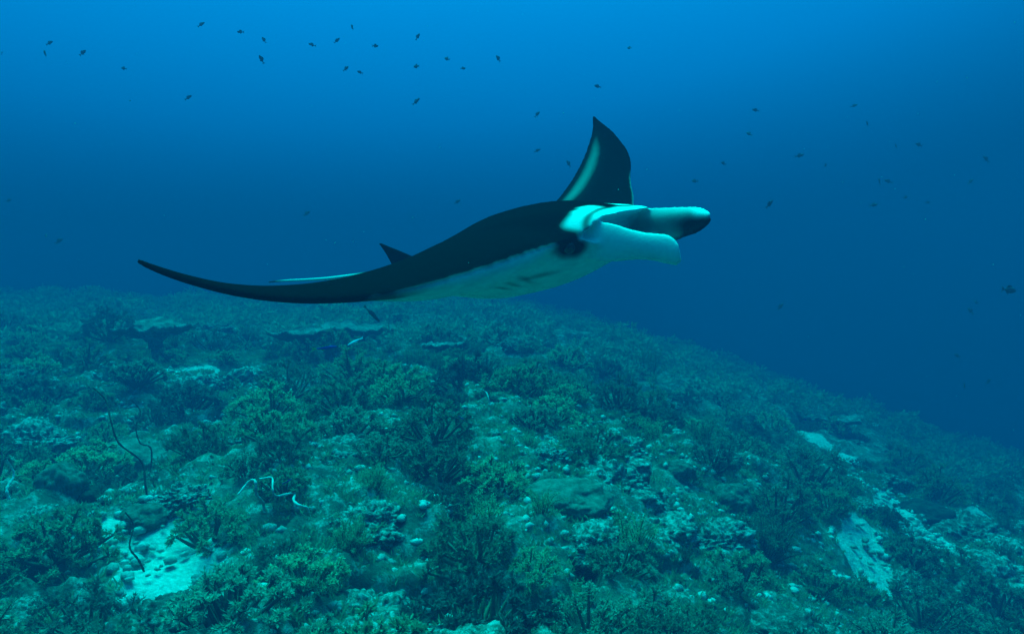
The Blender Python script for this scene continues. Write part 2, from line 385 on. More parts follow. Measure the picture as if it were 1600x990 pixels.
# ------------------------------------------------------------------ landmarks of the reef, placed on the surface where the photo shows them
def dome(px, py, wpx, label, dark=False, hs=.8, stretch=1.0, rz=0., group=None):
    p, t_ = at(px, py); r = wpx * t_ / F_PX / 2
    return put_mesh('massive_coral', random.choice(DOMESD if dark else DOMES), p, (r * stretch, r, r * hs), label, 'coral', group, sink=.1, rz=rz)
dome(205, 722, 120, 'broad smooth green coral dome behind the two tall dark sea whips', hs=.75)
dome(96, 762, 66, 'tall pale green coral head left of the dark round coral', hs=1.5)
dome(132, 778, 52, 'dark round coral head beside the tall pale coral head', dark=True)
dome(224, 812, 64, 'small smooth coral dome just above the bright sand patch', hs=.8)
dome(882, 778, 124, 'wide smooth pale green coral mound amid pale rubble', hs=.55)
dome(1012, 778, 36, 'small pale button coral right of the wide smooth mound', hs=.9)
dome(1140, 782, 60, 'rounded green coral head on pale rubble left of the sand channel', hs=1.0)
dome(1440, 805, 56, 'oblong smooth grey coral mound beside the sand channel', dark=True, hs=1.0, stretch=1.7, rz=-.7)
dome(805, 538, 44, 'small pale coral dome far back under the manta belly', hs=.8)
dome(1060, 735, 50, 'low green coral dome above the button coral')
dome(640, 560, 46, 'faint coral dome far back behind the green bushes', hs=.7)

def table_coral(px, py, wpx, label, h=.28, tilt=0.0):
    p, t_ = at(px, py); R = wpx * t_ / F_PX / 2
    rg = np.random.default_rng(int(px)); na, nr = 56, 14
    a = np.linspace(0, 2 * np.pi, na, endpoint=False); edge = 1 + .20 * np.sin(2 * a + rg.uniform(0, 6)) + .08 * np.sin(5 * a + rg.uniform(0, 6)) + .05 * rg.normal(size=na)
    V, Q = [], []
    for side in (1, 0):
        for k in range(nr):
            f = (k + 1) / nr; x = R * f * edge * np.cos(a); y = R * f * edge * np.sin(a)
            z = .16 * R * f ** 2 + .08 * R * fbm(xyz(x / R * 5, y / R * 5, px), 3, 4) + (0 if side else -.07 * R * (1.15 - f * f) - .012)
            V.append(np.stack([x, y, z], -1))
    V = np.concatenate(V); I = np.arange(2 * nr * na).reshape(2, nr, na)
    for s_ in (0, 1):
        g = I[s_]; q = np.stack([g[:-1], np.roll(g, -1, 1)[:-1], np.roll(g, -1, 1)[1:], g[1:]], -1).reshape(-1, 4); Q.append(q[:, ::-1] if s_ == 0 else q)
    g, g2 = I[0][-1], I[1][-1]; Q.append(np.stack([g, np.roll(g, -1), np.roll(g2, -1), g2], -1))
    V = np.concatenate([V, [[0, 0, .0], [0, 0, -.1 * R]]]); ctop, cbot = len(V) - 2, len(V) - 1
    T = np.concatenate([np.stack([I[0][0], np.roll(I[0][0], -1), np.full(na, ctop)], -1), np.stack([np.roll(I[1][0], -1), I[1][0], np.full(na, cbot)], -1)])
    e = empty('table_coral', (p.x, p.y, p.z), random.uniform(0, 6.28)); e.rotation_euler[0] = tilt
    pl = obj('plate', mesh_np('plate', V, np.concatenate(Q), T, mat=M_TABLE, smooth=True), e); pl.location.z = h
    sv, sq = join([tubes(np.array([[0, 0, -.15]]), np.array([[0, 0, h * .6]]), .24 * R, .2 * R, 14), tubes(np.array([[0, 0, h * .6]]), np.array([[0, 0, h - .02]]), .2 * R, .45 * R, 14)])
    obj('stalk', mesh_np('stalk', sv, sq, mat=M_ROCK, smooth=True), e)
    tag(e, label, 'coral'); OCC.append((p.x, p.y, R * .8)); return e
table_coral(560, 548, 96, 'pale table coral plate above a dark hollow below the manta wing', h=.36, tilt=.10)
table_coral(470, 552, 100, 'dull wide table coral shelf left of the pale plate', h=.26)
table_coral(245, 560, 104, 'pale shelf coral with a dark underside behind the stalked bush', h=.34, tilt=.08)
dome(238, 524, 96, 'large faint coral dome rising behind the pale shelf coral', hs=.7)
table_coral(1292, 668, 92, 'dim round coral plate above the head of the sand channel', h=.14)
table_coral(690, 560, 60, 'thin faint coral plate right of the dark hollow', h=.16)

def landmark_bush(px, py, wpx, label, kind='soft_coral', sink=.05):
    p, t_ = at(px, py); return put_bush(p, wpx * t_ / F_PX / 2, kind, label, sink=sink)
landmark_bush(212, 610, 92, 'stalked bushy soft coral in front of the pale shelf coral', sink=-.25)
landmark_bush(330, 850, 150, 'large bushy soft coral right of the bright sand patch')
landmark_bush(680, 750, 150, 'large pale bushy soft coral above the black hollow')
landmark_bush(775, 775, 140, 'broad bushy soft coral right of the black hollow')
landmark_bush(740, 880, 190, 'broad bushy soft coral below the black hollow')
landmark_bush(530, 645, 130, 'dark bushy soft coral mound in front of the table coral shelves')
landmark_bush(440, 720, 110, 'bushy soft coral above the white looping whip')
landmark_bush(90, 880, 190, 'large dim bushy soft coral left of the bright sand patch')
landmark_bush(1010, 590, 110, 'wispy hydroid bush on the reef crest behind the pale rubble', 'plume')
landmark_bush(1200, 870, 160, 'wispy green hydroid bush left of the lower sand patch', 'plume')
landmark_bush(990, 885, 150, 'wispy green hydroid bush under the pale rubble slope', 'plume')
landmark_bush(1290, 800, 110, 'bushy soft coral between the rubble and the sand channel')
landmark_bush(440, 895, 120, 'pale bushy soft coral below the white looping whip')

def landmark_rock(px, py, wpx, label, pale=True, sq=.8):
    p, t_ = at(px, py); r = wpx * t_ / F_PX / 2; me = ROCKS[random.randrange(4) * 2 + (1 if pale else 0)]
    return put_mesh('coral_rock', me, p, (r, r, r * sq), label, 'rock', None, sink=.25)
landmark_rock(308, 612, 110, 'pale encrusted coral rock right of the stalked bush')
landmark_rock(288, 775, 90, 'encrusted rock with pale crusts behind the large bushy coral')
landmark_rock(575, 815, 130, 'pale topped coral ridge left of the black hollow')
landmark_rock(960, 705, 130, 'pale crusted rock ledge above the wide smooth mound')
landmark_rock(850, 715, 80, 'bright crusted rock at the left of the rubble slope')
landmark_rock(925, 850, 120, 'white crusted rock below the wide smooth mound')
landmark_rock(1120, 840, 110, 'pale broken coral rock below the rounded green head')
landmark_rock(690, 665, 90, 'dark rock with white flecks above the large pale bush', False)
landmark_rock(1385, 760, 70, 'dark rock splitting the pale sand channel', False)
landmark_rock(60, 690, 110, 'pale crusted rock above the tall pale coral head')

# bushy cover between the landmarks: individuals near by
for (px, py), n_ in {(235, 862): 'bright sand patch', (882, 778): 'wide smooth coral mound', (205, 722): 'broad green coral dome', (96, 762): 'tall pale coral head', (1140, 782): 'rounded green coral head',
                     (1440, 805): 'oblong grey coral mound', (1300, 700): 'upper sand channel', (1420, 830): 'lower sand channel', (1360, 880): 'lower sand patch', (560, 548): 'pale table coral', (470, 552): 'dull table coral shelf',
                     (245, 560): 'pale shelf coral', (1292, 668): 'dim round coral plate', (660, 800): 'black hollow', (411, 826): 'white hooked sea whip', (212, 610): 'stalked bush', (330, 850): 'large bush by the sand',
                     (960, 705): 'pale rock ledge', (308, 612): 'pale rock by the stalked bush', (1012, 778): 'small button coral', (925, 850): 'white crusted rock', (530, 645): 'dark bushy mound', (805, 538): 'small far coral dome',
                     (690, 665): 'white flecked rock', (60, 690): 'pale rock above the tall coral head', (1010, 590): 'wispy bush on the crest', (1200, 870): 'wispy bush left of the sand'}.items():
    p, t_ = at(px, py); LAND.append((p.x, p.y, n_))
hole = [at(660, 800), at(770, 690), at(1330, 790)]
for p, t_ in hole: OCC.append((p.x, p.y, .22))
for f_ in WHIPF:
    p, t_ = at(*f_); OCC += [(p.x, p.y, .12), (p.x * .95, p.y * .95, .14), (p.x * .9, p.y * .9, .12)]
def visible(x, y, marg=1.12):
    z = float(ground(x, y)) - CAM_Z; d = y * CP - z * SP; u = y * SP + z * CP
    return d > .5 and abs(x / d) < .7 * marg and -.433 * 1.25 < u / d < .5
def sand_at(x, y): return float(sand_mask(np.array([x]), np.array([y]))[0])
for kind, n, r0, r1, label, group in (
        ('rock', 70, .16, .40, None, None),
        ('soft_coral', 225, .20, .52, None, 'bushy soft corals covering the reef'),
        ('plume', 75, .18, .36, None, 'wispy hydroids between the soft corals'),
        ('stag', 24, .10, .20, None, 'staghorn clumps among the bushes')):
    made = tries = 0
    while made < n and tries < 9000:
        tries += 1
        y = 2.6 * (13.5 / 2.6) ** random.random(); x = random.uniform(-.8, .8) * y
        r = random.uniform(r0, r1) * random.uniform(.75, 1.1)
        if not visible(x, y) or not free(x, y, r, .62) or sand_at(x, y) > .25: continue
        p = (x, y, float(ground(x, y)))
        if kind == 'rock':
            k = random.randrange(8); pale = k % 2
            put_mesh('coral_rock', ROCKS[k], p, (r * random.uniform(.8, 1.3), r, r * random.uniform(.6, 1.0)),
                     describe('rock', k, r, p), 'rock',
                     ('pale crusted rocks on the reef' if pale else 'dark rocks on the reef'), sink=.3)
            OCC[-1] = (x, y, r * .7)
        else: put_bush(p, r, kind, label, group)
        made += 1

# farther cover that reads as one mass
def scatter_stuff(name, protos, n, ylo, yhi, r0, r1, mat, label, cat, seed, wid=.85, sandok=False, lift=0.):
    rg = np.random.default_rng(seed); y = np.sqrt(rg.uniform(ylo ** 2, yhi ** 2, n)); x = rg.uniform(-wid, wid, n) * y
    if not sandok:
        keep = sand_mask(x, y) < .3; x, y = x[keep], y[keep]
    z = ground(x, y) + lift; r = rg.uniform(r0, r1, len(x)); a = rg.uniform(0, 6.283, len(x)); which = rg.integers(0, len(protos), len(x))
    VV, QQ, o = [], [], 0
    for k, (pv_, pq) in enumerate(protos):
        s = np.nonzero(which == k)[0]; ca, sa = np.cos(a[s])[:, None], np.sin(a[s])[:, None]
        X_ = pv_[None, :, 0] * ca - pv_[None, :, 1] * sa; Y_ = pv_[None, :, 0] * sa + pv_[None, :, 1] * ca
        V = np.stack([X_ * r[s, None] + x[s, None], Y_ * r[s, None] + y[s, None], pv_[None, :, 2] * r[s, None] + z[s, None]], -1)
        VV.append(V.reshape(-1, 3)); QQ.append((pq[None] + (np.arange(len(s)) * len(pv_))[:, None, None]).reshape(-1, pq.shape[1]) + o); o += len(s) * len(pv_)
    V = np.concatenate(VV); Q = np.concatenate(QQ)
    me = mesh_np(name, V, Q if Q.shape[1] == 4 else None, Q if Q.shape[1] == 3 else None, mat=mat)
    ob = obj(name, me); ob['kind'] = 'stuff'; ob['label'] = label; ob['category'] = cat; return ob
far = [soft_coral_data(600 + k, nl=14, nt=4, nleaf=4, ll=.34, spread=.24)[1] for k in range(4)]
scatter_stuff('distant_soft_corals', far, 1500, 12.0, 30, .22, .5, M_SOFT2, 'far off mass of dim soft corals fading into blue water', 'soft coral', 71, wid=.95)
tuft = []
for k in range(5):
    rg = np.random.default_rng(700 + k); n = 22; a = rg.uniform(0, 6.28, n); D = unit(np.stack([np.cos(a), np.sin(a), rg.uniform(.5, 2.0, n)], -1))
    tuft.append(leaflets(rg.normal(size=(n, 3)) * np.array([.3, .3, .02]), D, rg.uniform(.5, 1.1, n), rg.uniform(.05, .09, n), rg))
scatter_stuff('algae_turf', tuft, 26000, 2.3, 11.5, .03, .085, M_TURF, 'short fuzzy algae turf covering the reef rock', 'algae', 72)
chunk = []
for k in range(6):
    V, T = ICO1; chunk.append((V * (1 + .45 * noise3(V * 1.7 + k * 9.1, k))[:, None] * np.array([1.3, .8, .6]), T))
scatter_stuff('coral_rubble', chunk, 7000, 2.3, 9.5, .012, .045, M_RUB, 'small broken pale coral rubble lying between the bushes', 'rubble', 73, sandok=True, lift=.012)

# ------------------------------------------------------------------ sea whips
def curve_pts(P, n=40):
    P = np.asarray(P, float); k = len(P); t_ = np.linspace(0, k - 1, n); i = np.clip(t_.astype(int), 0, k - 2); f = (t_ - i)[:, None]
    g = lambda j: P[np.clip(j, 0, k - 1)]
    a, b_, c, d = g(i - 1), g(i), g(i + 1), g(i + 2)
    return .5 * ((2 * b_) + (c - a) * f + (2 * a - 5 * b_ + 4 * c - d) * f ** 2 + (3 * b_ - a - 3 * c + d) * f ** 3)
def tube_mesh(name, P, r, mat, sides=7):
    P = np.asarray(P, float); n = len(P); d = unit(np.gradient(P, axis=0)); u = unit(np.cross(d, np.array([.3, .9, .2]))); v = np.cross(d, u)
    an = np.arange(sides) * 2 * np.pi / sides; r = np.broadcast_to(r, n)
    V = (P[:, None] + (u[:, None] * np.cos(an)[None, :, None] + v[:, None] * np.sin(an)[None, :, None]) * r[:, None, None]).reshape(-1, 3)
    I = np.arange(n * sides).reshape(n, sides); Q = np.stack([I[:-1], np.roll(I, -1, 1)[:-1], np.roll(I, -1, 1)[1:], I[1:]], -1).reshape(-1, 4)
    return mesh_np(name, V, Q, mat=mat, smooth=True)
m, t, b = new_mat('whip_dark'); b.inputs['Base Color'].default_value = (.03, .05, .04, 1); M_WD = m
m, t, b = new_mat('whip_pale'); n_ = noise_node(t, 6, 3); r_ = ramp_node(t, n_.outputs['Fac'], [(.35, (.25, .32, .28)), (.6, (.72, .76, .72))]); t.links.new(r_.outputs[0], b.inputs['Base Color']); M_WP = m
def whip(path, foot, mat, r, label, amp=.06):
    p, t_ = at(*foot); P = []
    for k, (px, py) in enumerate(path):
        q = ray(px, py) * t_; q[2] += CAM_Z; q[1] += amp * math.sin(k * 1.9); P.append(q)
    P.append(np.array([p.x, p.y, p.z - .08]))
    P = curve_pts(P, 60); o = obj('sea_whip', tube_mesh('sea_whip', P, np.linspace(r * .55, r, 60) * (1 + .2 * np.sin(np.arange(60) * 1.3)), mat)); tag(o, label, 'sea whip')
whip([(146, 606), (158, 628), (178, 655), (190, 690), (214, 725), (228, 760)], (232, 778), M_WD, .0075, 'long dark sea whip slanting across the broad green dome')
whip([(206, 625), (214, 645), (216, 665), (222, 690), (231, 705)], (233, 742), M_WD, .007, 'short dark sea whip hanging beside the longer one')
whip([(196, 800), (200, 825), (208, 850), (222, 872)], (230, 885), M_WD, .0065, 'thin dark sea whip curving over the bright sand patch')
whip([(372, 772), (384, 756), (402, 749), (404, 770), (407, 795)], (411, 826), M_WP, .011, 'white hooked sea whip rising beside the dark gap')
whip([(405, 748), (420, 750), (429, 760), (434, 772), (455, 774), (459, 781), (472, 785), (479, 800)], (486, 818), M_WP, .010, 'white kinked sea whip looping away from the hooked one')
whip([(10, 718), (12, 745), (17, 765)], (29, 790), M_WP, .010, 'thin pale sea whip at the left of the tall coral head')
whip([(745, 606), (758, 613), (764, 622)], (768, 634), M_WP, .008, 'short pale curled sea whip on the far green bushes')

# ------------------------------------------------------------------ manta ray
SPN = np.array([0, .1, .15, .2, .3, .4, .5, .6, .7, .8, .9, .96, 1.])
LEX = np.array([.83, .825, .78, .60, .54, .45, .31, .14, -.06, -.30, -.56, -.75, -.88])
TEX = np.array([-1.02, -.99, -.91, -.83, -.71, -.65, -.62, -.61, -.63, -.68, -.76, -.83, -.90])
FIT = [-37.89, 10.37, 7.51, -0.0, 4.03, 1.71, 0.99, -2.79, -50.0, 101.0, -29.21, 47.19, 29.08, -17.03, -4.02, 0.93, -0.6]
LX, SW, SC = FIT[15], FIT[16], FIT[6]
def wing_station(co, side, n=110):
    s = np.linspace(0, 1, n) ** 1.05; ph = np.radians(co[0] * s + co[1] * s ** 2 + co[2] * s ** 3) * np.clip(s / .12, 0, 1)
    ds = np.diff(s) * 2.0; pm = (ph[1:] + ph[:-1]) / 2
    y = np.r_[0, np.cumsum(np.cos(pm) * ds)] * side; z = np.r_[0, np.cumsum(np.sin(pm) * ds)]
    return s, y, z, ph, np.radians(co[3]) * s ** 2
NT, NCAV = 46, 8
def smooth_interp(s, xs, ys):
    r = np.interp(s, xs, ys); k = np.ones(5) / 5; r2 = np.convolve(np.pad(r, 2, mode='edge'), k, 'valid'); return r2
def wing_grid(co, side):
    s, y, z, ph, tw = wing_station(co, side)
    le = smooth_interp(s, SPN, LEX) * LX - SW * s ** 2; te = smooth_interp(s, SPN, TEX) * LX - SW * s ** 2
    le[-1] = te[-1] + .015
    if side > 0: le = le - .12 * sstep(.15, .35, s) * sstep(.8, .4, s) - .05 * np.exp(-((s - .62) / .12) ** 2)
    cc = le * .6 + te * .4
    thick = .235 * (1 - s) ** 1.7 * np.exp(-1.2 * s) + .020 * np.sqrt(np.clip(1 - s, 0, 1)) + .006
    head = sstep(.22, .13, s)
    gap = .062 * sstep(.185, .12, s); depth = .17 * sstep(.185, .11, s)
    rowsP, info = [], []
    c = np.linspace(0, 1, NT)                                  # 0 trailing edge .. 1 leading edge
    prof = (np.sin(np.pi * np.clip(c, 0, 1) ** .9) ** .75)
    for i in range(len(s)):
        L = le[i] - te[i]; xx = te[i] + L * (1 - (1 - c) ** 1.25)
        cf = (xx - te[i]) / L
        pr = np.where(cf < .55, np.sin(np.pi / 2 * cf / .55) ** 1.25, np.clip(1 - ((cf - .55) / .45) ** 2, 0, 1) ** (.5 + .55 * sstep(.32, .1, s[i])))
        top = thick[i] * pr * .92 + gap[i] * sstep(.55, 1, cf) + .006; bot = -(thick[i] + .050 * math.exp(-((s[i] - .40) / .15) ** 2)) * pr * .86 - gap[i] * sstep(.55, 1, cf) * 1.1 - .006
        cav_t = np.linspace(0, 1, NCAV + 2)[1:-1]
        cx = le[i] - depth[i] * np.sin(np.pi * cav_t) ** .8; cz = (gap[i] + .004) * np.cos(np.pi * cav_t) * .9
        X_ = np.concatenate([xx, cx, xx[::-1]]); Z_ = np.concatenate([top, cz, bot[::-1]])
        dx = X_ - cc[i]
        px_ = cc[i] + dx * np.cos(tw[i]); zz = dx * np.sin(tw[i]) * np.cos(ph[i])
        # thickness runs along the normal of the bent wing
        P = np.stack([px_, y[i] - side * np.sin(ph[i]) * Z_, z[i] + zz + np.cos(ph[i]) * Z_], -1)
        rowsP.append(P)
        k = np.concatenate([np.zeros(NT), np.full(NCAV, 2), np.ones(NT)]); cfv = np.concatenate([cf, np.ones(NCAV), cf[::-1]])
        info.append(np.stack([np.full(len(k), s[i] * side), cfv, k, X_], -1))
    return np.array(rowsP), np.array(info)
gR, iR = wing_grid(FIT[7:11], -1); gL, iL = wing_grid(FIT[11:15], 1)
grid = np.concatenate([gR[::-1], gL[1:]]); info = np.concatenate([iR[::-1], iL[1:]])
na_, nb_ = grid.shape[:2]; I = np.arange(na_ * nb_).reshape(na_, nb_); J = np.roll(I, -1, 1)
Qb = [np.stack([I[:-1], J[:-1], J[1:], I[1:]], -1).reshape(-1, 4)]
Vb = [grid.reshape(-1, 3)]; INFO = [info.reshape(-1, 4)]
caps = [I[0][::-1].tolist(), I[-1].tolist()]

def sheet(fun, nu, nv, th, kind):
    """closed slab around a mid surface fun(u,v)"""
    u, v = np.meshgrid(np.linspace(0, 1, nu), np.linspace(-1, 1, nv), indexing='ij'); P = fun(u, v)
    du = np.gradient(P, axis=0); dv = np.gradient(P, axis=1); n = unit(np.cross(du, dv))
    tt = th(u, v)[..., None]
    A, B = P + n * tt, P - n * tt; V = np.concatenate([A.reshape(-1, 3), B.reshape(-1, 3)]); K = np.arange(nu * nv).reshape(nu, nv); K2 = K + nu * nv
    q = lambda a: np.stack([a[:-1, :-1], a[1:, :-1], a[1:, 1:], a[:-1, 1:]], -1).reshape(-1, 4)
    def rim(k): 
        e = k; return e
    Q = [q(K)[:, ::-1] * 1, q(K2)]
    ring = np.concatenate([K[0, :-1], K[:-1, -1], K[-1, :0:-1], K[:0:-1, 0]]); ring2 = ring + nu * nv; r1, r2 = np.roll(ring, -1), np.roll(ring2, -1)
    Q.append(np.stack([ring, ring2, r2, r1], -1)); Q = np.concatenate(Q)
    inf = np.concatenate([np.stack([u.ravel(), v.ravel(), np.full(u.size, kind), np.zeros(u.size)], -1), np.stack([u.ravel(), v.ravel(), np.full(u.size, kind), np.ones(u.size)], -1)])
    return V, Q, inf
def add_sheet(s3):
    V, Q, inf = s3; o = sum(len(v) for v in Vb); Vb.append(V); Qb.append(Q + o); INFO.append(inf)
def lobe(side, curl, droop, yaw_in, kind, length=.50):
    base = np.array([.66 * LX, side * .27, -.03])
    def fun(u, v):
        h = .092 * (1 - .18 * u) if side < 0 else .128 * (1 - .42 * u)
        h = h * np.sqrt(np.clip(1 - np.clip((u - (.86 if side < 0 else .78)) / (.145 if side < 0 else .225), 0, 1) ** 2, 0.02, 1)); k = .3 + curl * u
        cx = base[0] + length * u; cy_ = base[1] - side * yaw_in * u ** 1.6; cz = base[2] - droop * u ** 1.3 + (.012 * np.sin(u * 7.0) * v if side < 0 else 0)
        a = v * k
        return np.stack([cx + 0 * v, cy_ - side * h * (1 - np.cos(a)) / k * (np.where(v > 0, -1.0, .7) if side > 0 else 1), cz + h * np.sin(a) / k], -1)
    return sheet(fun, 34, 26, lambda u, v: .017 * (1 - .30 * u) * np.sqrt(np.clip(1.02 - v * v * .75, .1, 1)), kind)
add_sheet(lobe(-1, .25, .15, .035, 3, .47)); add_sheet(lobe(1, 1.25, .02, .05, 4, .455))
def fin(u, v):                                                # dorsal fin near the tail
    f = (v + 1) / 2; front = -.60 - .48 * u ** 1.15; rear = -1.0 - .095 * u ** 2; x = LX * (front * (1 - f) + rear * f)
    return np.stack([x, 0 * u, .02 + .265 * u], -1)
add_sheet(sheet(fin, 22, 20, lambda u, v: .020 * (1 - .65 * u) * np.sqrt(np.clip(1.01 - v * v, .02, 1)) + .004, 5))
Vall = np.concatenate(Vb) * SC; INF = np.concatenate(INFO)
me = bpy.data.meshes.new('manta_raw'); me.from_pydata(Vall.tolist(), [], np.concatenate(Qb).tolist() + caps); me.update()
bm = bmesh.new(); bm.from_mesh(me); bmesh.ops.remove_doubles(bm, verts=bm.verts, dist=1e-5); bmesh.ops.recalc_face_normals(bm, faces=bm.faces); bm.to_mesh(me); bm.free()
tmp = obj('body', me)
md = tmp.modifiers.new('r', 'REMESH'); md.mode = 'VOXEL'; md.voxel_size = .0092
md = tmp.modifiers.new('s', 'SMOOTH'); md.factor = .5; md.iterations = 10
dg = bpy.context.evaluated_depsgraph_get(); body_me = bpy.data.meshes.new_from_object(tmp.evaluated_get(dg)); body_me.name = 'body'
tmp.modifiers.clear(); tmp.data = body_me
body_me.polygons.foreach_set('use_smooth', np.ones(len(body_me.polygons), bool))
nv = len(body_me.vertices); co = np.empty(nv * 3, np.float32); body_me.vertices.foreach_get('co', co); co = co.reshape(-1, 3)
kd = kdtree.KDTree(len(Vall))
for i_, p in enumerate(Vall): kd.insert(p, i_)
kd.balance(); near_i = np.array([kd.find(p)[1] for p in co]); q = INF[near_i].copy(); lead = (q[:, 2] == 2) & (np.abs(q[:, 0]) > .175); q[lead, 2] = 1
kind = q[:, 2]; s_ = np.abs(q[:, 0]); cf = q[:, 1]; X_ = co[:, 0] / SC / LX; Yl = co[:, 1] / SC; Zl = co[:, 2] / SC
nz = .035 * fbm(co * 5, 3, 5); wob = .10 * fbm(co * 3.0, 3, 8) + .05 * fbm(co * 11.0, 3, 18)
tone = np.zeros(nv)
top = kind == 0; bot = kind == 1
# back: black, with the pale shoulder bars and white lips of the head
lip = sstep(.735, .765, X_ + nz * .5) * sstep(.40, .30, np.abs(Yl)); shoulder = sstep(.57, .62, X_ + wob * .5 - .075) * sstep(.735, .715, X_ + nz * .5) * sstep(.08, .13, np.abs(Yl) + wob * .3)
tone = np.where(top, np.maximum(lip * .95, shoulder * .92), tone)
streak = np.where(q[:, 0] > 0, 1, 0) * sstep(.36, .60, s_) * sstep(.98, .80, s_) * np.exp(-((cf - .30) / .17) ** 2)
tone = np.where(top, np.maximum(tone, .36 * streak), tone)
# belly: white, dark towards the wing tips and the rear margin
bel = (1 - sstep(.54, .72, s_ + wob * .5 + .12 * (1 - cf))) * sstep(.02, .10, cf + nz * .5)
tone = np.where(bot, np.maximum(.90 * bel, .02), tone)
gill = np.exp(-(((X_ - .40) / .10) ** 2 + ((np.abs(Yl) - .30 + .2 * (X_ - .4)) / .018) ** 2)); tone = np.where(bot, tone * (1 - .55 * gill), tone)
for gx, gy in ((.30, .30), (.20, .29), (.10, .27)):
    gl = np.exp(-(((X_ - gx - .25 * (np.abs(Yl) - gy)) / .016) ** 2 + ((np.abs(Yl) - gy) / .09) ** 2)); tone = np.where(bot, tone * (1 - .6 * gl), tone)
tone = np.clip(tone + .05 * fbm(co * 18, 3, 21) * bot * bel, 0, 1)
tone = np.where(kind == 2, .85, tone)
eye_d = np.hypot(np.hypot(X_ - .63, (np.abs(Yl) - .34) * .8), np.where(Zl > 0, Zl * 2.2, Zl) + .01)
tone = np.where((top | bot), tone * sstep(.055, .11, eye_d + nz), tone)
tone = np.where(kind == 3, .88, tone)
tone = np.where(kind == 4, np.clip(.40 - .36 * sstep(.45, .8, q[:, 0]) * sstep(.35, -.05, q[:, 1]) + .6 * sstep(.76, .88, q[:, 0]) * sstep(-.05, .25, q[:, 1]) + .3 * sstep(.2, .7, q[:, 1]), .04, .97), tone)
tone = np.where(kind == 5, 0.0, tone)
ed = np.empty(len(body_me.edges) * 2, np.int32); body_me.edges.foreach_get('vertices', ed); ed = ed.reshape(-1, 2); deg = np.bincount(ed.ravel(), minlength=nv)
for _ in range(7):                                            # soft edges between the markings
    tone = .4 * tone + .6 * (np.bincount(ed[:, 0], tone[ed[:, 1]], nv) + np.bincount(ed[:, 1], tone[ed[:, 0]], nv)) / np.maximum(deg, 1)
at_ = body_me.attributes.new('tone', 'FLOAT', 'POINT'); at_.data.foreach_set('value', np.clip(tone, 0, 1).astype(np.float32))
m, t, b = new_mat('manta_skin'); an_ = N(t, 'ShaderNodeAttribute', attribute_name='tone')
nn = noise_node(t, 9, 8, .72); r_ = ramp_node(t, an_.outputs['Fac'], [(0, (.004, .005, .006)), (.14, (.010, .012, .013)), (.5, (.27, .29, .29)), (1, (.92, .93, .92))])
v_ = ramp_node(t, nn.outputs['Fac'], [(.25, (.72, .74, .74)), (.42, (.93, .93, .93)), (.7, (1, 1, 1))])
t.links.new(mix_rgb(t, r_.outputs[0], v_.outputs[0], 1.0, 'MULTIPLY'), b.inputs['Base Color']); b.inputs['Roughness'].default_value = .8; b.inputs['Specular IOR Level'].default_value = .0
n5 = noise_node(t, 90, 3, .5); bump(t, b, n5.outputs['Fac'], .2, .004)
body_me.materials.clear(); body_me.materials.append(m); M_SKIN = m
manta = empty('manta_ray')
yw, pt, rl = (math.radians(a) for a in FIT[:3])
Rm = Matrix.Rotation(yw, 3, 'Z') @ Matrix(((math.cos(pt), 0, -math.sin(pt)), (0, 1, 0), (math.sin(pt), 0, math.cos(pt)))) @ Matrix.Rotation(rl, 3, 'X')
manta.rotation_mode = 'QUATERNION'; manta.rotation_quaternion = Rm.to_quaternion(); MS = .66                        # a reef manta of 2.6 m, so nearer than a four metre one
manta.location = (FIT[3] * MS, FIT[4] * MS, CAM_Z + (FIT[5] - CAM_Z) * MS); manta.scale = (MS, MS, MS)
tag(manta, 'large black and white manta ray gliding above the reef with one wing raised', 'manta ray')
tmp.parent = manta
em, t, b = new_mat('eye_dark'); b.inputs['Base Color'].default_value = (.006, .008, .009, 1); b.inputs['Roughness'].default_value = .12; b.inputs['Specular IOR Level'].default_value = .5
for side in (-1, 1):
    c_ = co[np.argmin((X_ - .635) ** 2 + (Yl - side * .34) ** 2 + (Zl + .015) ** 2)] * np.array([1, .985, 1])
    V, T = ICO3; e_ = obj('eye', mesh_np('eye', V * np.array([.034, .022, .030]), T=T, mat=em, smooth=True), tmp); e_.location = c_
tm, t, b = new_mat('tail_skin_painted_glint'); tc_ = N(t, 'ShaderNodeTexCoord'); sx_ = N(t, 'ShaderNodeSeparateXYZ'); t.links.new(tc_.outputs['Generated'], sx_.inputs[0]); r_ = ramp_node(t, sx_.outputs['X'], [(.05, (.01, .012, .013)), (.16, (.6, .62, .62)), (.62, (.6, .62, .62)), (.75, (.01, .012, .013))]); t.links.new(r_.outputs[0], b.inputs['Base Color'])  # black tail; the pale middle stretch is a glint painted into its colour
tp = curve_pts([(-.84, 0, .03), (-1.0, 0, .095), (-1.3, 0, .125), (-1.65, 0, .165), (-2.05, 0, .225), (-2.25, 0, .25)], 40) * SC
obj('tail', tube_mesh('tail', tp, np.linspace(.020, .004, 40), tm, 8), manta)

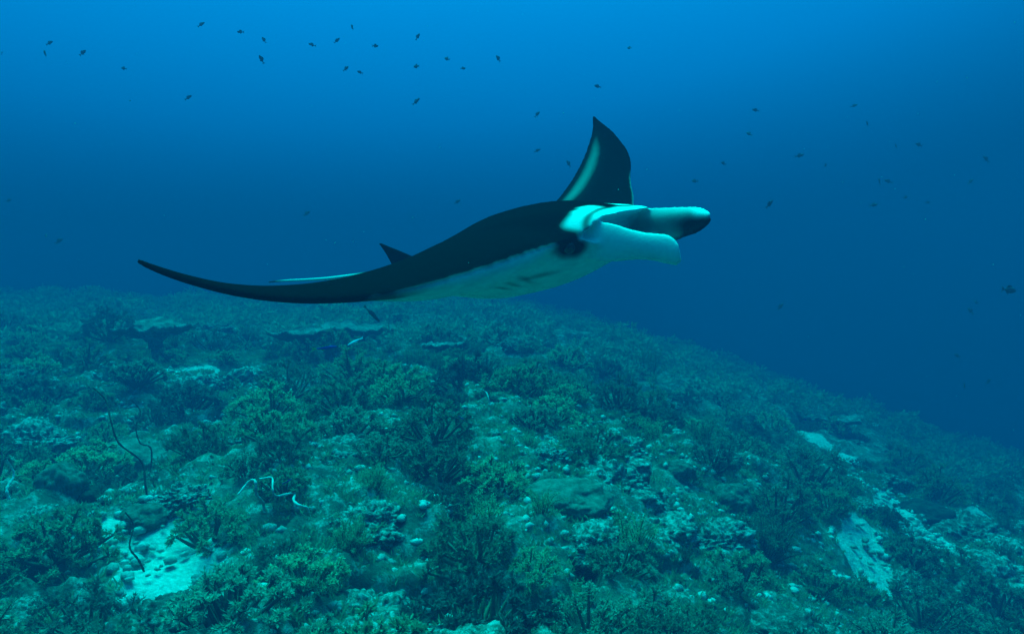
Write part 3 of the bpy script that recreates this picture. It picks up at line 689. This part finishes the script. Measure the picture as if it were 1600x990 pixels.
# ------------------------------------------------------------------ fish
def fish_parts(slim=1.0):
    n, k = 18, 12; u = np.linspace(0, 1, n); an = np.arange(k) * 2 * np.pi / k
    hgt = .24 * slim * np.sin(np.pi * np.clip(u * .93 + .04, 0, 1)) ** .75 * (1 - .45 * u) + .012; wid = hgt * .42
    V = np.stack([(.5 - u)[:, None] * np.ones(k), wid[:, None] * np.cos(an), hgt[:, None] * np.sin(an)], -1).reshape(-1, 3)
    I = np.arange(n * k).reshape(n, k); Q = np.stack([I[:-1], np.roll(I, -1, 1)[:-1], np.roll(I, -1, 1)[1:], I[1:]], -1).reshape(-1, 4)
    V = np.concatenate([V, [[.51, 0, 0], [-.51, 0, 0]]]); T = np.concatenate([np.stack([np.roll(I[0], -1), I[0], np.full(k, len(V) - 2)], -1), np.stack([I[-1], np.roll(I[-1], -1), np.full(k, len(V) - 1)], -1)])
    def blade(pts, th=.012):
        a = np.array([(x, th / 2, z) for x, z in pts]); b_ = a * np.array([1, -1, 1]); m_ = len(pts); Vv = np.concatenate([a, b_])
        c0 = np.arange(1, m_ - 1); Tt = np.concatenate([np.stack([0 * c0, c0, c0 + 1], -1), np.stack([0 * c0 + m_, c0 + m_ + 1, c0 + m_], -1)])
        e = np.arange(m_); e2 = (e + 1) % m_; return Vv, np.stack([e, e2, e2 + m_, e + m_], -1), Tt
    s = slim
    tail = blade([(-.47, .02), (-.60, .10 * s), (-.74, .22 * s), (-.66, .0), (-.74, -.22 * s), (-.60, -.10 * s), (-.47, -.02)])
    dors = blade([(.18, .19 * s), (.08, .30 * s), (-.18, .30 * s), (-.34, .15 * s), (-.30, .07 * s)])
    anal = blade([(-.05, -.18 * s), (-.14, -.29 * s), (-.32, -.17 * s), (-.30, -.07 * s)])
    return (V, Q, T), tail, dors, anal
m, t, b = new_mat('fish_dark'); b.inputs['Base Color'].default_value = (.06, .11, .15, 1); M_FD = m
m, t, b = new_mat('fish_silver_blue'); b.inputs['Base Color'].default_value = (.55, .72, .85, 1); b.inputs['Roughness'].default_value = .35; b.inputs['Specular IOR Level'].default_value = .5; M_FB = m
m, t, b = new_mat('fish_deep_blue'); b.inputs['Base Color'].default_value = (.03, .08, .45, 1); M_FDB = m
m, t, b = new_mat('fish_yellow'); b.inputs['Base Color'].default_value = (.5, .5, .12, 1); M_FY = m
def fish_meshes(slim, mb, mf):
    a, tl, d_, an_ = fish_parts(slim)
    return mesh_np('body', *a, mat=mb, smooth=True), mesh_np('tail_fin', *tl, mat=mf), mesh_np('dorsal_fin', *d_, mat=mf), mesh_np('anal_fin', *an_, mat=mf)
FM = fish_meshes(1.0, M_FD, M_FD); FB = fish_meshes(.42, M_FB, M_FB); FBL = fish_meshes(.42, M_FDB, M_FY); FSL = fish_meshes(.42, M_FD, M_FD)
def fish(px, py, size, ms, length, label, group=None, rot=None, near=None):
    """distance from the usual body length and the size seen"""
    d = near or min(max(length * F_PX / size, 4.2), 9.5); p = ray(px, py) * d; e = empty('reef_fish', (p[0], p[1], p[2] + CAM_Z), 0, length)
    e.rotation_euler = rot or (random.uniform(-.3, .3), random.uniform(-.6, .6), random.uniform(0, 6.28))
    for nm, me_ in zip(('body', 'tail_fin', 'dorsal_fin', 'anal_fin'), ms): obj(nm, me_, e)
    return tag(e, label, 'fish', group)
DF = [(3, 83, 9), (70, 83, 15), (78, 67, 7), (130, 82, 8), (193, 107, 9), (295, 152, 11), (315, 38, 6), (375, 50, 9), (408, 92, 14), (412, 62, 8), (487, 70, 12), (527, 63, 11),
      (541, 107, 13), (562, 113, 7), (587, 72, 12), (550, 42, 6), (650, 104, 14), (651, 158, 15), (653, 57, 7), (698, 92, 9), (724, 107, 8), (778, 91, 9), (715, 315, 10), (480, 333, 8),
      (72, 368, 12), (93, 376, 10), (840, 235, 6), (933, 135, 7), (888, 255, 6), (1203, 318, 16), (1250, 243, 8), (1366, 320, 13), (1374, 283, 9), (1387, 283, 9), (1415, 308, 10), (1450, 316, 7),
      (1517, 283, 9), (1400, 228, 7), (1355, 193, 7), (1170, 209, 7), (1130, 255, 8), (983, 75, 6), (1180, 172, 6), (1335, 165, 7), (1540, 248, 7), (1525, 472, 10), (1516, 485, 8), (1495, 555, 10),
      (1507, 602, 12), (1545, 595, 9), (1220, 478, 8), (1290, 258, 6), (1435, 226, 6), (1085, 283, 6), (840, 178, 6), (14, 313, 7)]
for px, py, s in DF:
    fish(px, py, s * .85, FM, .085 * random.uniform(.8, 1.1), 'tiny dark fish hovering in the open blue water', 'dark fish scattered through the water column',
         (random.uniform(-.3, .3), random.uniform(-1.1, -.1), random.choice((.4, 2.6, 3.5, -.3)) + random.uniform(-.5, .5)))
fish(1578, 453, 24, FM, .12, 'biggest of the dark fish, hovering alone off the reef edge', None, (0, .1, .3))
fish(553, 534, 24, FB, .11, 'shiny pale blue slender fish before the dark hollow', None, (.5, .45, 2.9), 5.2)
fish(510, 543, 30, FBL, .14, 'slender deep blue fish with yellow fins near the shiny one', None, (0, -.1, .2), 5.2)
fish(583, 492, 28, FSL, .13, 'slender black fish diving just above the pale table coral', None, (0, .8, .3), 5.2)
fish(448, 752, 12, FBL, .06, 'small blue fish over the white looping whip', None, None, 4.3)
fish(1258, 655, 10, FBL, .06, 'small blue fish above the dim round coral plate', None, None, 6.0)
fish(720, 652, 9, FBL, .05, 'small blue fish over the rock with white flecks', None, None, 5.2)

# ------------------------------------------------------------------ specks drifting in the water
rg = np.random.default_rng(90); n = 420; d_ = rg.uniform(1.4, 7.0, n); px_, py_ = rg.uniform(-80, 1680, n), rg.uniform(-60, 760, n)
P = np.array([ray(a, b_) for a, b_ in zip(px_, py_)]) * d_[:, None]; P[:, 2] += CAM_Z
P = P[P[:, 2] > ground(P[:, 0], P[:, 1]) + .15]
ov, ot = ICO1; VV = (P[:, None] + ov[None] * rg.uniform(.0006, .0014, (len(P), 1, 1))).reshape(-1, 3); TT = (ot[None] + (np.arange(len(P)) * len(ov))[:, None, None]).reshape(-1, 3)
sp = obj('drifting_specks', mesh_np('drifting_specks', VV, T=TT, mat=M_RUB)); sp['kind'] = 'stuff'; sp['label'] = 'tiny pale specks of plankton drifting in the water'; sp['category'] = 'plankton'
